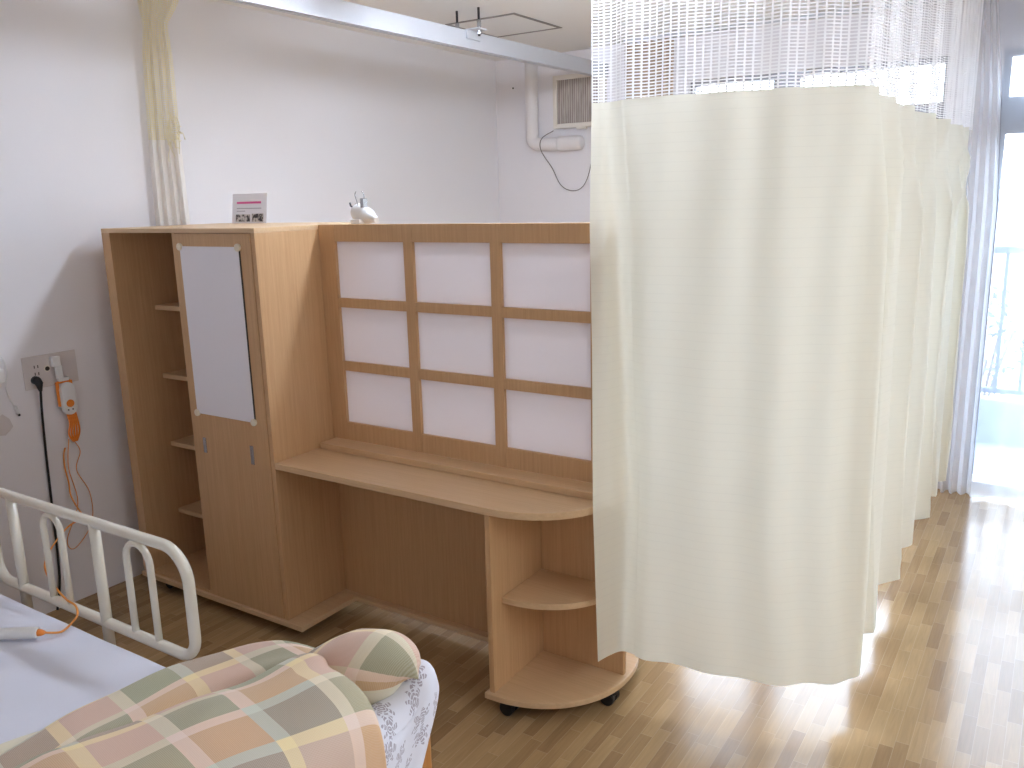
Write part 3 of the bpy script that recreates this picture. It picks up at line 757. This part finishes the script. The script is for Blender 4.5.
# upper layer
edgeB = [(1.90, -1.80), (1.885, -1.62), (1.874, -1.437), (1.91, -1.365), (1.940, -1.252), (1.985, -1.127), (2.030, -1.016), (2.072, -0.905)]
B = []
for k, (x, y) in enumerate(edgeB):
    q = k / 7.0; dz = 0.0 if k < 7 else 0.012
    w = 2.445 - x; pr = [(0.05, 0, 0.60), (0.006, 0, 0.628), (0.004, 0, 0.655), (0.035, -0.005, 0.695 + dz), (0.10, -0.02, 0.722 + dz)]
    row = [(x + a_, y + b_, c_) for a_, b_, c_ in pr]
    for t_, b_, c_ in ((0.40, -0.05, 0.742), (0.62, -0.075, 0.750), (0.83, -0.10, 0.742), (0.955, -0.12, 0.70), (0.99, -0.13, 0.61), (1.0, -0.14, 0.48)): row.append((x + w * t_, y + b_, c_))
    B.append(row)
# far side of the upper layer rolls down
kx = B[-1]
B.append([(p[0] + 0.004, p[1] + 0.022, p[2] - 0.035) for p in kx])
B.append([(p[0] + 0.002, p[1] + 0.020, max(0.46, p[2] - 0.10)) for p in kx])
bed_patch(B, 72, 56, 'upper_fold', M['plaid'], du, amp=0.005, off=(0.11, 0.02))
# rolled far end with plaid above and cream lining below
def roll(name, a0, a1, mat, offu):
    P = []; U = []
    c0 = Vector((2.03, -0.87, 0.600)); c1 = Vector((2.362, -0.825, 0.686))
    n = 26
    for i in range(n + 1):
        t = i / n; c = c0.lerp(c1, t); c.z += 0.03 * math.sin(PI * t)
        end = 1.0 if t < 0.62 else max(0.0, 1 - ((t - 0.62) / 0.38) ** 2.4) ** 0.5
        ry, rz = 0.098 * (0.8 + 0.2 * t) * max(end, 0.02), (0.062 + 0.034 * min(1.0, t / 0.45)) * max(end, 0.02)
        row = []; ur = []
        for j in range(21):
            a = a0 + (a1 - a0) * j / 20
            wob = 1 + 0.03 * math.sin(5 * a + 9 * t)
            row.append((c.x + 0.02 * math.sin(a) , c.y + ry * math.cos(a) * wob, c.z + rz * math.sin(a) * wob)); ur.append((offu + t * 0.33, 0.11 * (a)))
        P.append(row); U.append(ur)
    m = MB(); m.grid(P, U); return m.build(name, mat, du)
roll('rolled_end', math.radians(-60), math.radians(184), M['plaid'], 0.07)
roll('lining', math.radians(184), math.radians(300), M['lining'], 0.0)

# floral quilt hanging over the footboard
Q = []
prof = [(-0.075, -0.06), (-0.055, 0.02), (-0.02, 0.05), (0.015, 0.045), (0.032, 0.01), (0.038, -0.06), (0.042, -0.15), (0.046, -0.26), (0.05, -0.38)]
for k, y in enumerate([-0.758, -0.768, -0.795, -0.85, -0.92, -1.05, -1.25, -1.50, -1.79]):
    row = []
    for q, (dx, dz) in enumerate(prof):
        drop = 0.0 if k > 1 else (-0.02 if k == 1 else -0.06)
        yy = y - ([0.66, 0.63, 0.55, 0.44, 0.28, 0.16, 0, 0, 0][k] * max(0, 0.045 - dz) if q > 2 else 0)
        row.append((2.352 + dx + 0.004 * math.sin(k * 2.1 + q), yy, 0.650 + dz + drop - ([0, 0, 0.025, 0.055, 0.06, 0.05, 0.05, 0.05, 0.05][k] if q < 5 else 0)))
    Q.append(row)
fq = tag(bed_patch(Q, 40, 40, 'floral_quilt', M['floral'], None, rot=0.6), 'white quilt with grey floral sprigs draped over the wooden footboard', 'quilt')
solid(fq, 0.012, 1.0)

# ------------------------------------------------------------------ curtains
def curtain_mesh(levels, z_from, z_to, nz, ns, wave, name, mat, parent, uoff=0.0):
    """levels: list of (z, [(x,y)...]) with equal counts; interpolated in z"""
    zs = [l[0] for l in levels]
    def pt(s, z):
        k = 0
        while k < len(zs) - 2 and z < zs[k + 1]: k += 1
        a, b = levels[k], levels[k + 1]; t = (a[0] - z) / (a[0] - b[0]); t = min(max(t, 0), 1)
        pa = cr_eval([(x, y, 0) for x, y in a[1]], s); pb = cr_eval([(x, y, 0) for x, y in b[1]], s)
        return pa.lerp(pb, t)
    rows = []; U = []
    for i in range(nz + 1):
        z = z_from + (z_to - z_from) * i / nz
        r = [pt(j / ns, z) for j in range(ns + 1)]
        out = []; acc = 0.0; ur = []
        for j in range(ns + 1):
            t = (r[min(j + 1, ns)] - r[max(j - 1, 0)]); t.normalize(); nrm = Vector((t.y, -t.x, 0))
            if j: acc += (r[j] - r[j - 1]).length
            w = wave(acc, z, j / ns)
            p = r[j] + nrm * w
            zz = z
            out.append((p.x, p.y, zz)); ur.append((uoff + acc * 1.12, z))
        rows.append(out); U.append(ur)
    m = MB(); m.grid(rows, U); return m.build(name, mat, parent)

hem = [(2.305, 0.188), (2.320, 0.245), (2.345, 0.292), (2.400, 0.292), (2.460, 0.286), (2.585, 0.309), (2.710, 0.322), (2.838, 0.349), (2.985, 0.440), (3.066, 0.540), (2.965, 0.71), (3.062, 0.906), (2.955, 1.13), (3.056, 1.365), (2.955, 1.56), (3.064, 1.752), (2.96, 1.95), (3.066, 2.14), (2.96, 2.32), (3.07, 2.50), (2.97, 2.62), (3.075, 2.74), (2.98, 2.84), (3.06, 2.92), (2.99, 2.985)]
l76 = [(2.303, 0.160), (2.325, 0.235), (2.352, 0.318), (2.400, 0.318), (2.455, 0.295)] + hem[5:]
l125 = [(2.261, 0.240), (2.298, 0.275), (2.318, 0.340), (2.370, 0.335), (2.440, 0.305)] + [(x - 0.006, y) for x, y in hem[5:]]
l164 = [(2.231, 0.285), (2.272, 0.294), (2.304, 0.335), (2.350, 0.340), (2.430, 0.308)] + [(x - 0.012, y + 0.004) for x, y in hem[5:]]
l201 = [(2.223, 0.318), (2.236, 0.336), (2.262, 0.338), (2.340, 0.310), (2.424, 0.302), (2.573, 0.319), (2.705, 0.350), (2.835, 0.388), (2.945, 0.440), (3.018, 0.530), (2.965, 0.69), (3.008, 0.86), (2.955, 1.02), (3.004, 1.23), (2.965, 1.43), (3.018, 1.66), (2.975, 1.87), (3.03, 2.08), (2.985, 2.28), (3.04, 2.48), (2.99, 2.60), (3.045, 2.72), (2.995, 2.83), (3.035, 2.91), (2.985, 2.99)]
l266 = [(2.219, 0.330), (2.240, 0.345), (2.268, 0.335), (2.340, 0.315)] + [(x - 0.0, y + 0.004) for x, y in l201[4:]]
LV = [(2.67, l266), (2.01, l201), (1.64, l164), (1.25, l125), (0.76, l76), (0.19, hem)]
cu = thing('privacy_curtain', (2.7, 0.4, 0), 'cream privacy curtain with white net top drawn round the next bay', 'curtain')
def wv_net(u, z, s):
    k = 0.007 if s < 0.37 else 0.010
    if s > 0.38: return 0.006 * min(1, (s - 0.38) / 0.04) * math.sin(u * 31 + 1.5 * math.sin(u * 5)) + 0.004 * math.sin(u * 60)
    return k * math.sin(u * 47 + 1.3 * math.sin(u * 9)) + 0.004 * math.sin(u * 23)
def wv_fab(u, z, s):
    top = max(0, min(1, (z - 1.2) / 0.8))
    g = 0.004 * math.sin(u * 47 + 1.3 * math.sin(u * 9)) * top
    return g + (0.009 * math.sin(u * 34 + 1.4 * math.sin(u * 7 + z * 0.5)) * (0.5 + 0.5 * (1 - top)) if 0.12 < s < 0.38 else (0.0 if s <= 0.12 else 0.012 * min(1, (s - 0.38) / 0.04) * (1 - 2 * abs(math.sin(u * 13 + 1.2 * math.sin(u * 4))) ** 0.6)))
curtain_mesh(LV, 2.67, 2.01, 8, 700, wv_net, 'net_panel', M['net'], cu)
curtain_mesh(LV, 2.01, 0.19, 40, 560, wv_fab, 'cloth_panel', M['fabric'], cu)

# gathered curtain by the left wall
gc = thing('gathered_curtain', (-0.02, 0.42, 0), 'yellowed net-topped curtain gathered against the wall behind the wardrobe', 'curtain')

def bunch(xa, ya, xb, yb, amp, n=8):
    o = []; d = Vector((xb - xa, yb - ya)).normalized(); nn = Vector((d.y, -d.x))
    for k in range(n + 1):
        t = k / n; w = (amp if k % 2 else -amp) * (0.7 + 0.3 * math.sin(k * 2.1))
        o.append((xa + (xb - xa) * t + nn.x * w, ya + (yb - ya) * t + nn.y * w))
    return o
G = [(2.67, bunch(-0.075, 0.37, 0.045, 0.52, 0.03)), (2.60, bunch(-0.07, 0.37, 0.03, 0.49, 0.028)), (2.53, bunch(-0.062, 0.375, 0.012, 0.45, 0.018)),
     (2.40, bunch(-0.065, 0.36, 0.012, 0.46, 0.02)), (2.02, bunch(-0.07, 0.345, 0.014, 0.455, 0.02)), (1.65, bunch(-0.07, 0.335, 0.016, 0.46, 0.02)), (0.3, bunch(-0.07, 0.33, 0.012, 0.46, 0.018))]
curtain_mesh(G, 2.67, 2.03, 24, 160, lambda u, z, s: 0.0, 'net_panel', M['net2'], gc)
curtain_mesh(G, 2.03, 0.3, 30, 160, lambda u, z, s: 0.0, 'cloth_panel', M['fabric2'], gc)
th = MB()
for k in range(26):
    t = random.random(); x = -0.01 + 0.035 * random.random(); y = 0.395 + 0.05 * t; z = 2.03 + 0.12 * random.random()
    p = [Vector((x, y, z))]
    for q in range(4): p.append(p[-1] + Vector((random.uniform(0.0, 0.012), random.uniform(-0.012, 0.012), random.uniform(-0.035, 0.012))))
    th.tube(smooth_path(p, 3), 0.0016, 5)
th.build('frayed_threads', M['net2'], gc)

# sheer lace curtain at the balcony door
lc = thing('lace_curtain', (3.6, 3.1, 0), 'sheer white lace curtain with deep hem in front of the balcony door', 'curtain')
gath = [(2.985 + 0.19 * k / 8, 3.10 + (0.03 if k % 2 else -0.03)) for k in range(9)]
path = [(3.175, 3.07)] + [(3.175 + 0.12 * k, 3.10 + (0.022 if k % 2 else -0.012)) for k in range(1, 17)]
GL = [(2.67, [(x - 0.09 * (x - 2.985) / 0.19, y) for x, y in gath]), (2.2, [(x - 0.03 * (x - 2.985) / 0.19, y) for x, y in gath]), (1.6, gath), (0.012, gath)]
curtain_mesh(GL, 2.67, 0.014, 24, 160, lambda u, z, s: 0.003 * math.sin(u * 60 + z), 'gathered_edge', M['sheer_hem'], lc)
def pull(p, a): return [(x - a * max(0, 1 - (x - 3.175) / 0.3), y) for x, y in p]
LL = [(2.67, pull(path, 0.09)), (2.2, pull(path, 0.03)), (1.6, path), (0.012, path)]
curtain_mesh(LL, 2.67, 0.15, 20, 520, lambda u, z, s: 0.004 * math.sin(u * 30 + z), 'lace_panel', M['sheer'], lc)
curtain_mesh(LL, 0.15, 0.014, 3, 520, lambda u, z, s: 0.004 * math.sin(u * 30 + z), 'hem', M['sheer_hem'], lc)
# beige drape at the far window
dp_ = [(1.02 + 0.33 * k / 12, 3.10 + (0.03 if k % 2 else -0.03)) for k in range(13)]
drp = curtain_mesh([(2.67, dp_), (0.1, dp_)], 2.67, 0.1, 6, 120, lambda u, z, s: 0.0, 'window_drape', M['drape'], None)
tag(drp, 'beige drape beside the far window, seen through the white net', 'drape')

# ------------------------------------------------------------------ outside
struct(MB().box(-1.5, 8.5, YB + 0.16, 4.75, -0.16, -0.06).build('floor_balcony', M['balcony']))
rl = thing('balcony_railing', (3.5, 4.6, 0), 'grey balcony railing with thin upright bars outside the balcony door', 'railing')
MB().box(0.5, 8.0, 4.57, 4.63, 1.275, 1.325, 0.006).build('handrail', M['railing'], rl)
MB().box(0.5, 8.0, 4.58, 4.62, 0.30, 0.335, 0.004).build('lower_rail', M['railing'], rl)
MB().box(0.5, 8.0, 4.54, 4.66, -0.06, 0.26, 0.004).build('kerb', M['balcony'], rl)
first = None
for k in range(46):
    x = 0.62 + 0.15 * k
    if x > 7.4: break
    if first is None: first = MB().box(x - 0.012, x + 0.012, 4.588, 4.612, 0.335, 1.276, 0.002).build('upright_bar', M['railing'], rl)
    else:
        c = first.copy(); COL.objects.link(c); c.location = Vector(first.location) + Vector((0.15 * k, 0, 0))
struct(MB().box(-30, 40, 4.9, 90, -0.6, -0.5).build('ground', M['ground']))
def shrub(x, y, h, r, label, seed):
    rnd = random.Random(seed)
    t = thing('shrub', (x, y, -0.5), label, 'shrub')
    st = MB()
    lf = MB()
    for k in range(9):
        a = rnd.uniform(0, 2 * PI); rr_ = r * rnd.uniform(0.3, 0.9); top = (x + rr_ * math.cos(a), y + rr_ * math.sin(a), -0.5 + h * rnd.uniform(0.6, 1.0))
        st.tube([(x + 0.03 * math.cos(a), y + 0.03 * math.sin(a), -0.5), (x + 0.5 * rr_ * math.cos(a), y + 0.5 * rr_ * math.sin(a), -0.5 + h * 0.45), top], 0.012, 6)
    for k in range(520):
        a = rnd.uniform(0, 2 * PI); q = rnd.random() ** 0.5; zz = rnd.uniform(0.12, 1.0)
        R_ = r * (0.45 + 0.75 * math.sin(PI * min(1, zz * 0.85 + 0.1)))
        c = Vector((x + q * R_ * math.cos(a), y + q * R_ * math.sin(a), -0.5 + zz * h))
        d1 = Vector((rnd.uniform(-1, 1), rnd.uniform(-1, 1), rnd.uniform(-0.6, 1))).normalized(); d2 = d1.cross(Vector((rnd.uniform(-1, 1), rnd.uniform(-1, 1), rnd.uniform(-1, 1)))).normalized()
        L_ = rnd.uniform(0.05, 0.09); W_ = L_ * 0.45
        vs = [lf.bm.verts.new(p) for p in (c - d1 * L_ * 0.5, c + d2 * W_ * 0.5, c + d1 * L_ * 0.5, c - d2 * W_ * 0.5)]
        lf.bm.faces.new(vs)
    st.build('stems', M['bark'], t); lf.build('foliage', M['leaf'], t)
shrub(2.98, 5.5, 1.45, 0.30, 'leafy shrub behind the balcony railing, nearest the gathered lace', 1)
shrub(3.85, 5.7, 1.40, 0.30, 'leafy shrub behind the balcony railing at the right picture edge', 2)

# ------------------------------------------------------------------ light
w = bpy.data.worlds.new('sky'); SC.world = w; w.use_nodes = True
nt = w.node_tree; nt.nodes.clear()
bg = nt.nodes.new('ShaderNodeBackground'); bg.inputs['Color'].default_value = (0.77, 0.90, 1.12, 1); bg.inputs['Strength'].default_value = 7.4
wo = nt.nodes.new('ShaderNodeOutputWorld'); nt.links.new(bg.outputs[0], wo.inputs[0])
def portal(name, x0, x1, z0, z1):
    L = bpy.data.lights.new(name, 'AREA'); L.shape = 'RECTANGLE'; L.size = x1 - x0; L.size_y = z1 - z0
    L.cycles.is_portal = True
    o = bpy.data.objects.new(name, L); COL.objects.link(o); o.location = ((x0 + x1) / 2, YB + 0.13, (z0 + z1) / 2)
    o.rotation_euler = (-PI / 2, 0, 0)
for k, q in enumerate((W1, W2, W3)): portal('window_portal', *q)
L = bpy.data.lights.new('aisle_fill', 'AREA'); L.shape = 'RECTANGLE'; L.size = 0.3; L.size_y = 2.4; L.energy = 22; L.color = (0.84, 0.94, 1.0)  # fill light added to brighten the camera side, out of view
o = bpy.data.objects.new('aisle_fill', L); COL.objects.link(o); o.location = (5.2, -0.9, ZC - 0.066)
al = thing('ceiling_light', (5.2, -0.9, ZC), 'unseen white ceiling fitting added for the fill light over the aisle', 'ceiling light')  # unseen fitting added to go with the aisle fill light
MB().box(5.02, 5.38, -2.15, 0.35, ZC - 0.04, ZC, 0.004).build('lamp_housing', M['white_metal'], al)
MB().box(5.04, 5.36, -2.13, 0.33, ZC - 0.062, ZC - 0.041, 0.004).build('fill_cover', M['white_plastic'], al)

# ------------------------------------------------------------------ camera
f, pitch, roll_, yaw = 845.0, 0.2163, -0.0256, 0.58
Fw = Vector((-math.sin(yaw) * math.cos(pitch), math.cos(yaw) * math.cos(pitch), -math.sin(pitch)))
r0 = Vector((math.cos(yaw), math.sin(yaw), 0)); u0 = r0.cross(Fw)
R_ = r0 * math.cos(roll_) + u0 * math.sin(roll_); U_ = -r0 * math.sin(roll_) + u0 * math.cos(roll_)
cam = bpy.data.cameras.new('camera'); cam.sensor_width = 36.0; cam.sensor_fit = 'HORIZONTAL'; cam.lens = f / 1024.0 * 36.0; cam.clip_start = 0.05
co = bpy.data.objects.new('camera', cam); COL.objects.link(co)
m = Matrix((R_, U_, -Fw)).transposed().to_4x4(); m.translation = Vector((3.5, -2.122, 1.728)); co.matrix_world = m
SC.camera = co

SC.view_settings.view_transform = 'Standard'; SC.view_settings.look = 'None'; SC.view_settings.gamma = 1.0; SC.view_settings.use_curve_mapping = False
SC.view_settings.exposure = 1.08
SC.cycles.transparent_max_bounces = 48; SC.cycles.max_bounces = 14; SC.cycles.diffuse_bounces = 7; SC.cycles.transmission_bounces = 8
SC.cycles.use_denoising = True; SC.cycles.sample_clamp_indirect = 8.0
SC.cycles.caustics_reflective = False; SC.cycles.caustics_refractive = False
